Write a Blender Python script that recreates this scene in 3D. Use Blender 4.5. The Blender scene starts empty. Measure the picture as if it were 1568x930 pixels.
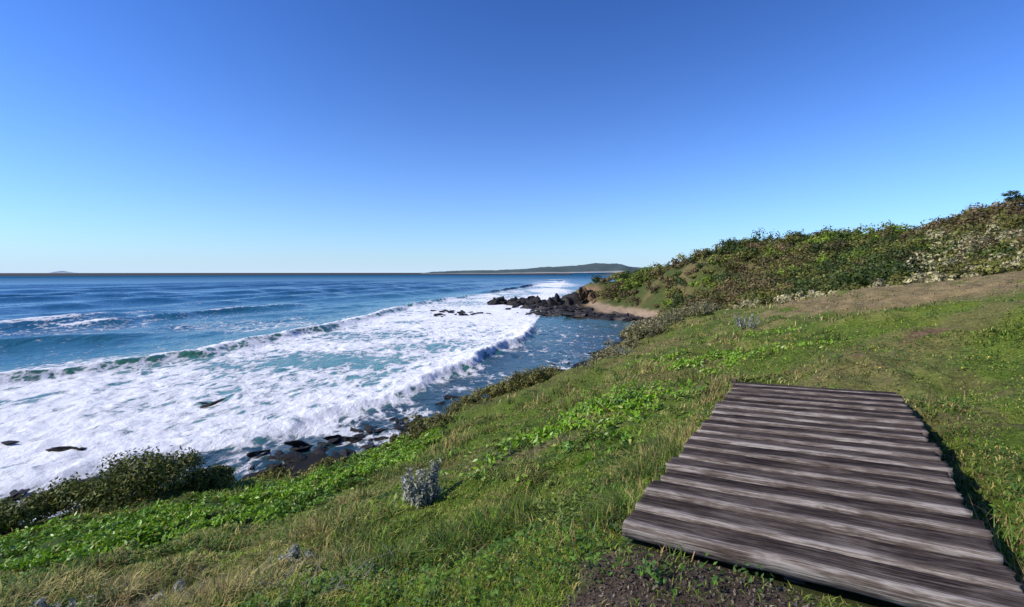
import bpy, math, numpy as np, bmesh
from mathutils import Vector, Matrix
EYE=12.0; F=740.0
SUN_EL=math.radians(38); SUN_AZ=math.radians(-104)

# ---------------------------------------------------------------- helpers
def nodes_mat(name):
    m=bpy.data.materials.new(name); m.use_nodes=True
    nt=m.node_tree; b=nt.nodes['Principled BSDF']; return m,nt,b
def h2(ix,iy,seed):
    n=(ix.astype(np.int64)*374761393+iy.astype(np.int64)*668265263+seed*1274126177)&0xffffffff
    n=((n^(n>>13))*1274126177)&0xffffffff
    n=(n^(n>>16))&0xffffffff
    return n/4294967295.0
def vn(x,y,seed=0):
    x=np.asarray(x,float); y=np.asarray(y,float)
    ix=np.floor(x); iy=np.floor(y); fx=x-ix; fy=y-iy
    fx=fx*fx*(3-2*fx); fy=fy*fy*(3-2*fy)
    a=h2(ix,iy,seed); b=h2(ix+1,iy,seed); c=h2(ix,iy+1,seed); d=h2(ix+1,iy+1,seed)
    return (a+(b-a)*fx)*(1-fy)+(c+(d-c)*fx)*fy
def fbm(x,y,sc=1.0,oc=4,seed=0):
    t=0;a=.5;s=0;x=np.asarray(x)/sc;y=np.asarray(y)/sc
    for o in range(oc):
        t=t+a*vn(x,y,seed+o*17); s+=a; a*=.5; x,y=(x*1.6-y*1.2)+3.1,(x*1.2+y*1.6)+1.7
    return t/s
def ss(a,b,x):
    t=np.clip((x-a)/(b-a),0,1); return t*t*(3-2*t)
def mixc(a,b,w):
    w=np.asarray(w)[...,None]; return a*(1-w)+np.asarray(b)*w
def make_mesh(name,v,faces,col=None,mat=None,smooth=False,attrs=None):
    v=np.asarray(v,dtype=np.float32); faces=np.asarray(faces,dtype=np.int32)
    k=faces.shape[1]; me=bpy.data.meshes.new(name)
    me.vertices.add(len(v)); me.vertices.foreach_set('co',v.ravel())
    me.loops.add(faces.size); me.loops.foreach_set('vertex_index',faces.ravel())
    me.polygons.add(len(faces))
    me.polygons.foreach_set('loop_start',np.arange(0,faces.size,k,dtype=np.int32))
    me.polygons.foreach_set('loop_total',np.full(len(faces),k,dtype=np.int32))
    if smooth: me.polygons.foreach_set('use_smooth',np.ones(len(faces),dtype=bool))
    me.update(calc_edges=True)
    if col is not None:
        a=me.color_attributes.new('Col','FLOAT_COLOR','POINT')
        c=np.ones((len(v),4),dtype=np.float32); c[:,:3]=col
        a.data.foreach_set('color',c.ravel())
    if attrs:
        for n,val in attrs.items():
            a=me.attributes.new(n,'FLOAT','POINT'); a.data.foreach_set('value',np.asarray(val,dtype=np.float32))
    ob=bpy.data.objects.new(name,me); bpy.context.scene.collection.objects.link(ob)
    if mat: me.materials.append(mat)
    return ob
def polar(radii,angs):
    nr,na=len(radii),len(angs)
    R,A=np.meshgrid(radii,angs,indexing='ij')
    x=(R*np.sin(A)).ravel(); y=(R*np.cos(A)).ravel()
    i=np.arange(nr-1)[:,None]; j=np.arange(na)[None,:]; j2=(j+1)%na
    f=np.stack([i*na+j,i*na+j2,(i+1)*na+j2,(i+1)*na+j],-1).reshape(-1,4)
    return x,y,f[:,::-1]
def angset(half,step,coarse=4):
    d=np.radians(np.arange(-half,half+1e-6,step))
    c=np.radians(np.arange(half+coarse,360-half-coarse/2,coarse))
    return np.concatenate([d,c])
def polydist(x,y,pts):
    best=np.full(x.shape,1e9); sg=np.ones(x.shape)
    for (ax,ay),(bx,by) in zip(pts[:-1],pts[1:]):
        dx,dy=bx-ax,by-ay; L=dx*dx+dy*dy
        t=np.clip(((x-ax)*dx+(y-ay)*dy)/L,0,1)
        d=np.hypot(x-ax-t*dx,y-ay-t*dy)
        c=dx*(y-ay)-dy*(x-ax)
        m=d<best-1e-9; best=np.where(m,d,best); sg=np.where(m,np.sign(c),sg)
    return best*sg

# ---------------------------------------------------------------- terrain (survey points -> world metres)
C=[]
def G(x,y,z): C.append((x,y,z))
def Z(px,py,z):
    Y=(EYE-z)*F/(py-417.); C.append(((px-784)*Y/F,Y,z))
def S(px,py,Y): C.append(((px-784)*Y/F,Y,EYE-(py-417.)*Y/F))
for p in [(0,0,10.35),(0,-4,10.5),(-3,0,9.6),(-6,0,8.6),(3,0,10.5),(6,2,10.5),(.6,2.9,10.31),(2,4,10.3),(3.4,7,10.28),
          (5.3,6.3,10.3),(4.3,4.2,10.28),(2.5,1.8,10.38),(6.5,5,10.4),(1.5,2.3,10.33)]: G(*p)
for p in [(784,930,10.15),(600,930,9.75),(400,930,9.2),(0,930,8.3),(640,800,8.9),(900,760,9.95),(850,700,9.35),(1050,620,9.7),
          (950,620,9.1),(300,850,7.6),(0,860,6.8),(450,760,6.8),(150,800,6.2),(300,745,5.6),(0,818,5.3),(450,735,5.6),
          (590,700,6.0),(640,664,6.0),(700,700,7.4),(760,600,6.5),(850,583,6.8),(850,620,7.8),(900,564,6.8),(960,518,7.0),
          (1000,500,7.0),(1060,490,7.2),(1000,560,8.8),(1100,530,9.3),(1100,500,8.8),(1150,500,9.3),(1200,470,9.2),
          (1130,480,8.2),(1300,480,10.2),(1300,450,10.4),(1450,445,11.1),(1568,560,10.45),(1568,480,11.0),(1300,560,10.2),
          (1400,500,10.5)]: Z(*p)
S(1568,430,24)
for p in [(-14,20,1.5),(-10.5,22.5,1.5),(-6.5,24,1.5),(-4,27,1.5),(0,33,1.5),(5,40,1.5),(11,50,1.5),(16,62,2),(26,80,2),(-17.5,17,1.5),
          (-22,23,.1),(-17.5,27,.1),(-13,31,.1),(-8,35.5,.1),(0,47,.05),(8,60,0),(20,88,0),(30,107,.1),
          (-27,25,-.9),(-22,32,-1.2),(-15,39,-1.2),(-5,53,-1.2),(5,72,-1.2),(15,100,-1.2),(-40,60,-3),(-30,120,-4),(0,160,-2.5),
          (-10,190,-3),(15,200,-3),(20,230,-3),(-100,100,-6),(40,270,-3),(38,225,-1.5),(-32,5,-1),(-22,5,1.8),(-17,3,5),(-60,-40,-1),(-45,-50,4),(-20,-40,11),
          (60,-40,18),(20,8,12),(40,15,14),(80,40,20),(30,0,14),(12,0,11.2),(100,0,24),(100,100,17),(80,150,13),(60,180,10),
          (130,80,22),(100,250,8),(62,240,5),(48,200,6.5),(40,198,3)]: G(*p)
for p in [(850,480,.2),(900,486,.3),(960,478,.8),(1010,483,1.2),(900,468,.7),(930,490,0.1),(980,496,.1)]: Z(*p)
for p in [(897,439,176),(910,438,171),(950,432,165),(935,458,158),(980,450,140),(1000,466,128),(1040,470,110),(1040,440,120),
          (1062,476,88),(1100,450,95),(1150,440,80),(1150,410,100),(1250,430,70),(1250,400,85),(1400,422,50),(1400,388,65),
          (1568,412,40),(1568,385,50),(1568,328,72),(1400,367,80),(1300,376,90),(1200,388,100),(1100,394,115),(1050,406,125),(1025,415,138),
          (985,429,155)]: S(*p)
C=np.array(C)
def ker(d2): return np.sqrt(d2+0.25)
D2=(C[:,None,0]-C[None,:,0])**2+(C[:,None,1]-C[None,:,1])**2
n=len(C); M=np.zeros((n+1,n+1)); M[:n,:n]=ker(D2)-np.eye(n)*0.15; M[:n,n]=1; M[n,:n]=1
wts=np.linalg.solve(M,np.append(C[:,2],0))
PO=np.array([0.717,3.07]); PL=np.array([0.555,0.832]); PW=np.array([0.840,-0.542])
PLEN=4.86; PWID=1.84; PZ=10.40; PTILT=0.055
def plat_uv(x,y):
    return (x-PO[0])*PL[0]+(y-PO[1])*PL[1], (x-PO[0])*PW[0]+(y-PO[1])*PW[1]
def in_plat(x,y,m=0.0):
    u,v=plat_uv(x,y); return (u>-m)&(u<PLEN+m)&(v>-m)&(v<PWID+m)
def base_h(x,y):
    out=np.empty(x.shape)
    for i in range(0,len(x),60000):
        xs=x[i:i+60000]; ys=y[i:i+60000]
        d=ker((xs[:,None]-C[None,:,0])**2+(ys[:,None]-C[None,:,1])**2)
        out[i:i+60000]=d@wts[:n]+wts[n]
    r=np.hypot(x,y)
    land=ss(.34,.40,x/np.maximum(y,1))*(y>0)+ (y<=0)*ss(-.8,-.3,x/np.maximum(r,1))
    far=-8+land*14-land*ss(1200,2500,r)*12-ss(2500,30000,r)*20
    w=ss(230,330,r)
    return out*(1-w)+far*w
def H(x,y):
    x=np.asarray(x,float);y=np.asarray(y,float)
    z=base_h(x,y); r=np.hypot(x,y)
    u,v=plat_uv(x,y)
    du=np.maximum(np.maximum(-u,u-PLEN),0); dv=np.maximum(np.maximum(-v,v-PWID),0); dp=np.hypot(du,dv)
    calm=ss(0.15,1.6,dp)
    landw=ss(.4,2.5,z)
    z=z+calm*landw*((fbm(x,y,2.3,3,5)-.5)*.60+(fbm(x,y,.6,3,9)-.5)*.36)
    z=z+landw*ss(25,80,r)*((fbm(x,y,14,4,3)-.5)*3.4)*ss(1.5,5,z)
    z=z+(1-landw)*ss(-3,0,z)*(fbm(x,y,3,4,22)-.5)*.7
    z=z-.24*np.exp(-((v-PWID-.16)/.30)**2)*ss(-.3,.8,u)*(1-ss(PLEN-.9,PLEN+.1,u))
    inside=1-ss(0.0,0.30,dp)
    lim=PZ-0.13+np.clip(v,0,PWID)*.03
    z=np.where(inside>0,np.minimum(z,lim+(1-inside)*.6),z)
    return z
def blob(x,y,cx,cy,sx,sy,rot=0):
    c,s=math.cos(rot),math.sin(rot); a=(x-cx)*c+(y-cy)*s; b=-(x-cx)*s+(y-cy)*c
    return np.exp(-(a/sx)**2-(b/sy)**2)
LEAFLINE=[(-12.5,9.0),(-8.8,9.9),(-6.2,10.8),(-5.0,13.0),(-4.4,15.0)]
BUSHLINE=[(15,62),(18,54),(22,46.5),(26,41),(30,36.5),(36,33),(45,32),(70,24),(90,5)]
PATH=[(4.2,6.6),(6.6,9.2),(11,12.5),(16,14)]
def leafy_w(x,y):
    d=np.abs(polydist(x,y,LEAFLINE))+ (fbm(x,y,1.6,3,31)-.5)*2.6
    w=1-ss(2.0,2.9,d)
    w2=blob(x,y,2.0,9.8,1.8,3.8,-.5)*ss(.50,.60,fbm(x,y,.8,3,41))*.75
    w3=blob(x,y,6,15,3.2,4.5,-.6)*ss(.48,.60,fbm(x,y,1.0,3,43))*.7
    w4=blob(x,y,-.6,9,2.0,3.0,0)*ss(.56,.64,fbm(x,y,.7,3,45))*.6
    return np.clip(w+w2+w3+w4,0,1)
def soil_w(x,y): return np.maximum(np.maximum(blob(x,y,.95,2.6,.65,.4,-.5),blob(x,y,.5,2.5,.35,.3,0)*.8),blob(x,y,1.6,2.15,.5,.22,-.5)*.8)
def bare_w(x,y): return np.maximum(np.maximum(blob(x,y,6.7,9.2,.6,.22,.6),blob(x,y,9.9,11.6,1.2,.3,.4)*.9),blob(x,y,8.3,11.6,.9,.25,.3)*.7)
def brown_w(x,y):
    return np.clip(blob(x,y,.2,7.9,1.5,.55,.1)+blob(x,y,3.9,10.4,1.0,.8)*.9+blob(x,y,-1.3,10,1.6,.9)*.7+blob(x,y,-3.6,4.6,1.2,.6)*.7+blob(x,y,4.5,13.5,1.8,1.2)*.7,0,1)
def meadow_w(x,y,n1,n3):
    r=np.hypot(x,y); b=x/np.maximum(y,.5)
    return np.clip(ss(20,28,r+(n1-.5)*10)*ss(.40,.60,b+(n3-.5)*.2)*(1-ss(60,80,r))*ss(.30,.48,n1+.08),0,1)
def ground_colour(x,y,z):
    r=np.hypot(x,y); b=x/np.maximum(y,.5)
    n1=fbm(x,y,2.0,4,51); n2=fbm(x,y,.5,3,57); n3=fbm(x,y,7,4,61)
    green=np.array([.090,.135,.016]); straw=np.array([.25,.20,.07]); brown=np.array([.17,.105,.058]); dark=np.array([.035,.045,.015])
    c=np.tile(green,(len(x),1)).astype(float)
    c=mixc(c,straw,ss(.49,.66,n1*.6+n2*.4)*.8)
    c=mixc(c,dark,ss(.52,.68,n2)*.6)
    c=mixc(c,[.17,.115,.06],brown_w(x,y)*.7)
    c=mixc(c,np.array([.225,.160,.080])*(0.8+.4*n2[:,None]),meadow_w(x,y,n1,n3)*.85)
    st=ss(10,13,r)*(1-ss(20,24,r+(n1-.5)*5))*ss(.55,.8,b)
    c=mixc(c,[.13,.17,.02],st*.6)
    c=mixc(c,[.045,.085,.012],leafy_w(x,y)*.9)
    pd=np.abs(polydist(x,y,PATH))
    c=mixc(c,[.17,.135,.055],(1-ss(.5,1.5,pd+(n2-.5)))*.65)
    c=mixc(c,[.17,.095,.06],ss(.35,.8,bare_w(x,y)+(n2-.5)*.8)*.85)
    c=mixc(c,[.095,.068,.048],ss(.3,.6,soil_w(x,y)+(n2-.5)*.35))
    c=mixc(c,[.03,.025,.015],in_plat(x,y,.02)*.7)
    c=mixc(c,brown*.9,ss(15,22,r)*(1-ss(.3,.5,b))*ss(.45,.6,n3)*.5)
    hill=ss(-2,2,polydist(x,y,BUSHLINE))*ss(25,35,r)
    c=mixc(c,mixc(np.tile([.06,.075,.018],(len(x),1)),[.13,.105,.04],ss(.45,.65,fbm(x,y,9,4,77))),hill)
    hb=blob(x,y,28,171,5,5)+blob(x,y,40,119,4,5)*.6
    c=mixc(c,[.20,.125,.07],ss(.35,.6,hb+(n3-.5)*.4)*(1-ss(6.0,7.5,z)))
    sand=ss(95,110,r)*(1-ss(1.5,2.4,z+(n1-.5)))*(y>90)
    c=mixc(c,np.array([.30,.215,.14]),sand*ss(22,27,x))
    wet=(1-ss(1.2,2.4,z+(n1-.5)*1.2))*(1-ss(95,105,r)*ss(22,27,x))
    c=mixc(c,[.016,.015,.014],wet)
    c=mixc(c,[.05,.04,.032],ss(95,110,r)*(1-ss(.25,.6,z+(n1-.5)*.8)))
    return c*(0.72+.56*n2[:,None])

rad=np.concatenate([np.exp(np.arange(math.log(.5),math.log(260),.009)),np.geomspace(262,30000,40)])
x,y,f=polar(rad,angset(60,.21))
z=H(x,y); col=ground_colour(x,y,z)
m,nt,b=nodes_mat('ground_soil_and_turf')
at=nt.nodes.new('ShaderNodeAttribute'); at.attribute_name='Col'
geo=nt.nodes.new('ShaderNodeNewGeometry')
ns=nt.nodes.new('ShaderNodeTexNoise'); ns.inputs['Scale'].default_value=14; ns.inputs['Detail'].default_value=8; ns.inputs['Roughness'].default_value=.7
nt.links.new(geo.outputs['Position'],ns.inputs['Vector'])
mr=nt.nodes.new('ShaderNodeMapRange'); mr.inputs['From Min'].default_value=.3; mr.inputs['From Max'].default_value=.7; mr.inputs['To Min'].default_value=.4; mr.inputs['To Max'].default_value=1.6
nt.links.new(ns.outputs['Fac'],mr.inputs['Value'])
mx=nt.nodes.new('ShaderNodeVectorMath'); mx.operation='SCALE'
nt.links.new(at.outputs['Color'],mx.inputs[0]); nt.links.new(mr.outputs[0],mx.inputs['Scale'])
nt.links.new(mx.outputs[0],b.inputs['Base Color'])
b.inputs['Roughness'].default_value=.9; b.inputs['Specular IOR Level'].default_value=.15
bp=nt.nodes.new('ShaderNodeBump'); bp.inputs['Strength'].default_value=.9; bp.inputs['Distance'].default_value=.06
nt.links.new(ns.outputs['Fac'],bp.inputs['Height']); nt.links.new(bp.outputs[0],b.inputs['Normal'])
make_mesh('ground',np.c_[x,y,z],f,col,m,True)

# ---------------------------------------------------------------- sea
A=[(-85,-30),(-46,8),(-31,24.8),(-26.0,29.5),(-19.8,33.8),(-16.0,39.0),(-11.8,45.6),(-7.6,57.8),(-4.1,69),(1.9,86),(4.5,107)]
B=[(-110,-20),(-75,25),(-56,52.9),(-49,62),(-45,69.4),(-42.7,82),(-39.6,103),(-37.9,125),(-33.5,185),(-15,270)]
CW=[(-112,40),(-88,62),(-80,76),(-71,88),(-66,100)]
DW=[(-100,98),(-92,112),(-88,132),(-78,160),(-74,182)]
def sea(x,y):
    r=np.hypot(x,y)
    jit=(fbm(x,y,4.5,4,101)-.5)*3.4
    sA=polydist(x,y,A)+jit*.8; sB=polydist(x,y,B)+(fbm(x,y,9,4,111)-.5)*5
    aA=np.interp(y,[-30,25,38,50,60,70,95,107,112],[.35,.35,.45,.65,.95,1.15,1.2,.6,0])
    front=np.exp(-(np.minimum(sA,0)/1.0)**2); back=np.exp(-np.maximum(sA,0)/np.interp(y,[0,45,70],[9,7,3.5]))
    hA=aA*front*back
    aB=np.interp(y,[-20,40,75,120,185,240,260],[1.4,1.4,1.05,1.0,1.1,.6,0])*(.65+.7*fbm(x,y,15,2,121))
    hB=aB*np.exp(-(np.minimum(sB,0)/1.9)**2)*np.exp(-np.maximum(sB,0)/5.5)
    u=x*-.954+y*.3; wv=x*.3+y*.954
    hC=0; eC=0
    for ln,y0,y1,a0,sd in ((CW,40,100,1.0,181),(DW,98,182,1.3,183)):
        s_=polydist(x,y,ln)+(fbm(x,y,12,3,sd)-.5)*6
        am=a0*ss(y0,y0+15,y)*(1-ss(y1-18,y1,y))
        hC=hC+am*np.exp(-(np.minimum(s_,0)/2.6)**2)*np.exp(-np.maximum(s_,0)/7)
        eC=np.maximum(eC,am*np.exp(-((s_-.6)/1.1)**2)*ss(.44,.58,fbm(x,y,11,3,sd+4))*.9)
    ph=(fbm(x,y,70,2,131)-.5)*22+(fbm(x,y,22,2,133)-.5)*6
    L=31.
    s1=np.sin(2*np.pi*(u+ph)/L); s1=((s1*.5+.5)**2.2)
    amp=(.35+1.2*ss(.35,.7,fbm(u,wv*.35,45,3,137)))
    sw=ss(4,20,sB)
    fade=1-ss(400,1000,r)
    h=s1*amp*sw*1.35*fade+hC
    s2=np.sin(2*np.pi*(u*.93+wv*.35+(fbm(x,y,30,2,139)-.5)*14)/13.)
    h+=s2*.15*(.2+.8*sw)*(1-ss(250,600,r))
    mid=(sA>0)*(sB<0)
    h+=(fbm(x,y,4,3,141)-.5)*.4*(1-ss(200,500,r))
    h+=hA+hB
    big=fbm(x,y,13,3,151)-.5; sml=fbm(u,wv*.6,3.2,4,152)-.5
    e=mid*(.45+.18*(1-ss(40,62,y)))
    e+=mid*np.exp(-np.maximum(sA,0)/np.interp(y,[0,35,50,65,110],[20,15,9,4,3]))*.55
    e+=mid*np.exp(-np.maximum(-sB-2.5,0)/9)*.28*ss(1.2,3.2,-sB)
    e+=mid*(big*1.0+sml*.9)
    e-=mid*.24*blob(x,y,-14,66,7,14,-.2)
    e+=mid*.34*blob(x,y,-18,130,22,40)
    e+=.75*blob(x,y,-6,150,12,30,-.1)*(.5+.9*(sml+.5))
    e+=.6*blob(x,y,4,118,10,16,0)*(sA>0)
    e+=.8*blob(x,y,18,215,22,35,0)
    e+=.9*np.exp(-((x/np.maximum(y,1)-.09)/.05)**2)*ss(230,300,y)*(1-ss(650,900,y))*ss(.42,.6,fbm(x,y,40,3,155))
    cw=np.interp(y,[25,60,110],[1.1,.9,.8])*(.5+1.1*fbm(x,y,6,2,156))
    e=np.maximum(e,np.exp(-((sA-.1)/cw)**2)*1.0*(aA>.05)+sml*.5*(np.abs(sA)<3)*(aA>.05))
    crestB=np.exp(-((sB-.3)/1.0)**2)*ss(.44,.60,fbm(x,y,18,2,157))*1.0
    e=np.maximum(e,crestB*(y<260)); e=np.maximum(e,eC)
    sh=(sA<0)
    e+=sh*np.exp(sA/3.0)*.30*(y<108)
    e+=sh*(.18+(fbm(x,y,5,3,159)-.5)*.9+sml*.5)*(1-ss(45,80,y)*.45)*(y<112)
    e+=(sB>0)*(np.exp(-sB/12)*.30+ ss(.80,.97,s1)*ss(.50,.62,fbm(u,wv*.4,26,3,163))*.5*(1-ss(120,260,r)) )
    e+=(sB>0)*ss(.55,.72,fbm(x,y,26,3,167))*.32*(1-ss(100,220,r))
    e=np.clip(e,0,1.0)
    h+=e*(fbm(x,y,1.3,4,171)-.5)*.5*(1-ss(80,180,r))
    deep=np.array([.012,.085,.150]); mid_c=np.array([.045,.19,.21]); turq=np.array([.10,.25,.21]); teal=np.array([.018,.048,.050])
    c=np.tile(deep,(len(x),1)).astype(float)
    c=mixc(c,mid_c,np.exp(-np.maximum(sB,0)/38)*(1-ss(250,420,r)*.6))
    c=mixc(c,turq,((sB<0)*ss(-1,1,-sB))*(.85))
    c=mixc(c,[.045,.16,.085],np.exp(-((sB+1.2)/1.8)**2)*.9*(y<250))
    c=mixc(c,teal,ss(0,2.5,-sA)*(1-ss(80,125,y)*.3))
    c=mixc(c,[.03,.15,.11],np.exp(-((sA+1.1)/.7)**2)*ss(50,62,y)*.9)
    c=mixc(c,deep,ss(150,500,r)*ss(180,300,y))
    c=mixc(c,[.022,.105,.20],ss(400,2000,r))  # far water: averaged sky reflection painted into base colour, specular fades out
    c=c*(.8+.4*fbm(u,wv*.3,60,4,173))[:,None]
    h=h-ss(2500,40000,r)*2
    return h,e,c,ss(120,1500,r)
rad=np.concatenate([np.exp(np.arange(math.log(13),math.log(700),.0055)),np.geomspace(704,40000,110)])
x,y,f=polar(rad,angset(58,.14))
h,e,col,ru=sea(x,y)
m,nt,b=nodes_mat('sea_water_and_foam'); N=nt.nodes; Lk=nt.links
at=N.new('ShaderNodeAttribute'); at.attribute_name='Col'
fo=N.new('ShaderNodeAttribute'); fo.attribute_name='foam'
ro=N.new('ShaderNodeAttribute'); ro.attribute_name='unresolved_chop'
geo=N.new('ShaderNodeNewGeometry')
mp=N.new('ShaderNodeMapping'); mp.inputs['Rotation'].default_value=(0,0,math.radians(17)); mp.inputs['Scale'].default_value=(1,.6,1)
Lk.new(geo.outputs['Position'],mp.inputs['Vector'])
def noise(sc,det,rough=.6,vec=None,dist=0):
    q=N.new('ShaderNodeTexNoise'); q.inputs['Scale'].default_value=sc; q.inputs['Detail'].default_value=det; q.inputs['Roughness'].default_value=rough; q.inputs['Distortion'].default_value=dist
    Lk.new(vec or mp.outputs[0],q.inputs['Vector']); return q
def math_(op,a,b_=None,c_=None,clamp=False):
    q=N.new('ShaderNodeMath'); q.operation=op; q.use_clamp=clamp
    for i,v in enumerate([a,b_,c_]):
        if v is None: continue
        if isinstance(v,(int,float)): q.inputs[i].default_value=v
        else: Lk.new(v,q.inputs[i])
    return q.outputs[0]
wn=noise(.35,4)
wv=N.new('ShaderNodeVectorMath'); wv.operation='MULTIPLY_ADD'; Lk.new(wn.outputs['Color'],wv.inputs[0]); wv.inputs[1].default_value=(3,3,0); Lk.new(mp.outputs[0],wv.inputs[2])
def lace(sc):
    v=N.new('ShaderNodeTexVoronoi'); v.feature='DISTANCE_TO_EDGE'; v.inputs['Scale'].default_value=sc; Lk.new(wv.outputs[0],v.inputs['Vector'])
    return v.outputs['Distance']
l1=lace(.5); l2=lace(1.3)
n1=noise(.8,8,.65,dist=.4); n2=noise(3.5,6,.7)
t1=math_('MULTIPLY',l1,1.7); t2=math_('MULTIPLY',l2,1.1)
t=math_('MULTIPLY_ADD',n1.outputs['Fac'],1.7,math_('ADD',t1,t2))
t=math_('MULTIPLY_ADD',n2.outputs['Fac'],.5,t)
t=math_('MULTIPLY_ADD',t,.85,-.83)
dlt=math_('SUBTRACT',fo.outputs['Fac'],t)
mask=N.new('ShaderNodeMapRange'); mask.interpolation_type='SMOOTHSTEP'; mask.inputs['From Min'].default_value=-.12; mask.inputs['From Max'].default_value=.22
Lk.new(dlt,mask.inputs['Value'])
Lk.new(math_('MULTIPLY_ADD',ro.outputs['Fac'],.30,.14),b.inputs['Roughness']); b.inputs['IOR'].default_value=1.33
Lk.new(math_('MULTIPLY_ADD',ro.outputs['Fac'],-.5,.5),b.inputs['Specular IOR Level'])
Lk.new(at.outputs['Color'],b.inputs['Base Color'])
c1=noise(.9,6,.6); c2=noise(.12,5,.6)
hgt=math_('ADD',math_('MULTIPLY',c1.outputs['Fac'],.35),math_('MULTIPLY',c2.outputs['Fac'],1.2))
bp=N.new('ShaderNodeBump'); bp.inputs['Distance'].default_value=.9
Lk.new(math_('MULTIPLY_ADD',ro.outputs['Fac'],-.75,.75),bp.inputs['Strength'])
Lk.new(hgt,bp.inputs['Height']); Lk.new(bp.outputs[0],b.inputs['Normal'])
fm=N.new('ShaderNodeBsdfPrincipled'); fm.inputs['Roughness'].default_value=.8
fr=N.new('ShaderNodeMapRange'); fr.inputs['From Min'].default_value=-.05; fr.inputs['From Max'].default_value=.55; fr.inputs['To Min'].default_value=.52; fr.inputs['To Max'].default_value=.9
Lk.new(math_('ADD',dlt,math_('MULTIPLY_ADD',noise(1.6,8,.7).outputs['Fac'],.8,-.4)),fr.inputs['Value'])
cc=N.new('ShaderNodeCombineColor')
for i,k in enumerate([1.0,.99,.98]): Lk.new(math_('MULTIPLY',fr.outputs[0],k),cc.inputs[i])
Lk.new(cc.outputs[0],fm.inputs['Base Color'])
fb=N.new('ShaderNodeBump'); fb.inputs['Strength'].default_value=.9; fb.inputs['Distance'].default_value=.35
Lk.new(math_('ADD',noise(1.7,8,.75).outputs['Fac'],math_('MULTIPLY',mask.outputs[0],.4)),fb.inputs['Height']); Lk.new(fb.outputs[0],fm.inputs['Normal'])
ms=N.new('ShaderNodeMixShader'); Lk.new(mask.outputs[0],ms.inputs[0]); Lk.new(b.outputs[0],ms.inputs[1]); Lk.new(fm.outputs[0],ms.inputs[2])
Lk.new(ms.outputs[0],N['Material Output'].inputs['Surface'])
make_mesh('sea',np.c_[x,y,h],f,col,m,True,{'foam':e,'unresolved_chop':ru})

# ---------------------------------------------------------------- foliage materials
def leaf_mat(name,trans=.3,rough=.55):
    m,nt,b=nodes_mat(name)
    at=nt.nodes.new('ShaderNodeAttribute'); at.attribute_name='Col'
    nt.links.new(at.outputs['Color'],b.inputs['Base Color']); b.inputs['Roughness'].default_value=rough; b.inputs['Specular IOR Level'].default_value=.3
    if trans>0:
        tr=nt.nodes.new('ShaderNodeBsdfTranslucent'); nt.links.new(at.outputs['Color'],tr.inputs['Color'])
        mx=nt.nodes.new('ShaderNodeMixShader'); mx.inputs[0].default_value=trans
        nt.links.new(b.outputs[0],mx.inputs[1]); nt.links.new(tr.outputs[0],mx.inputs[2]); nt.links.new(mx.outputs[0],nt.nodes['Material Output'].inputs['Surface'])
    return m
M_GRASS=leaf_mat('grass_blade',.35,.6); M_LEAF=leaf_mat('succulent_leaf',.25,.4); M_SHRUB=leaf_mat('shrub_foliage',.2,.6)

# ---------------------------------------------------------------- grass
def blades(x,y,z,hgt,wid,az,lean,col):
    n=len(x); d=np.c_[np.cos(az),np.sin(az)]; s=np.c_[-d[:,1],d[:,0]]
    V=np.zeros((n,5,3)); base=np.c_[x,y]
    w=wid[:,None]*s*.5; ln=(hgt*lean)[:,None]*d
    V[:,0,:2]=base-w; V[:,1,:2]=base+w; V[:,0,2]=V[:,1,2]=z-.01
    V[:,2,:2]=base-w*.7+ln*.35; V[:,3,:2]=base+w*.7+ln*.35; V[:,2,2]=V[:,3,2]=z+hgt*.55/np.sqrt(1+lean*.6)
    V[:,4,:2]=base+ln; V[:,4,2]=z+hgt/np.sqrt(1+lean**2*1.2)
    o=np.arange(n)[:,None]*5
    f=np.concatenate([o+np.array([[0,1,3]]),o+np.array([[0,3,2]]),o+np.array([[2,3,4]])])
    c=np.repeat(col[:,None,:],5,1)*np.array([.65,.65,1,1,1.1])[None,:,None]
    return V.reshape(-1,3),f,c.reshape(-1,3)
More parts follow.
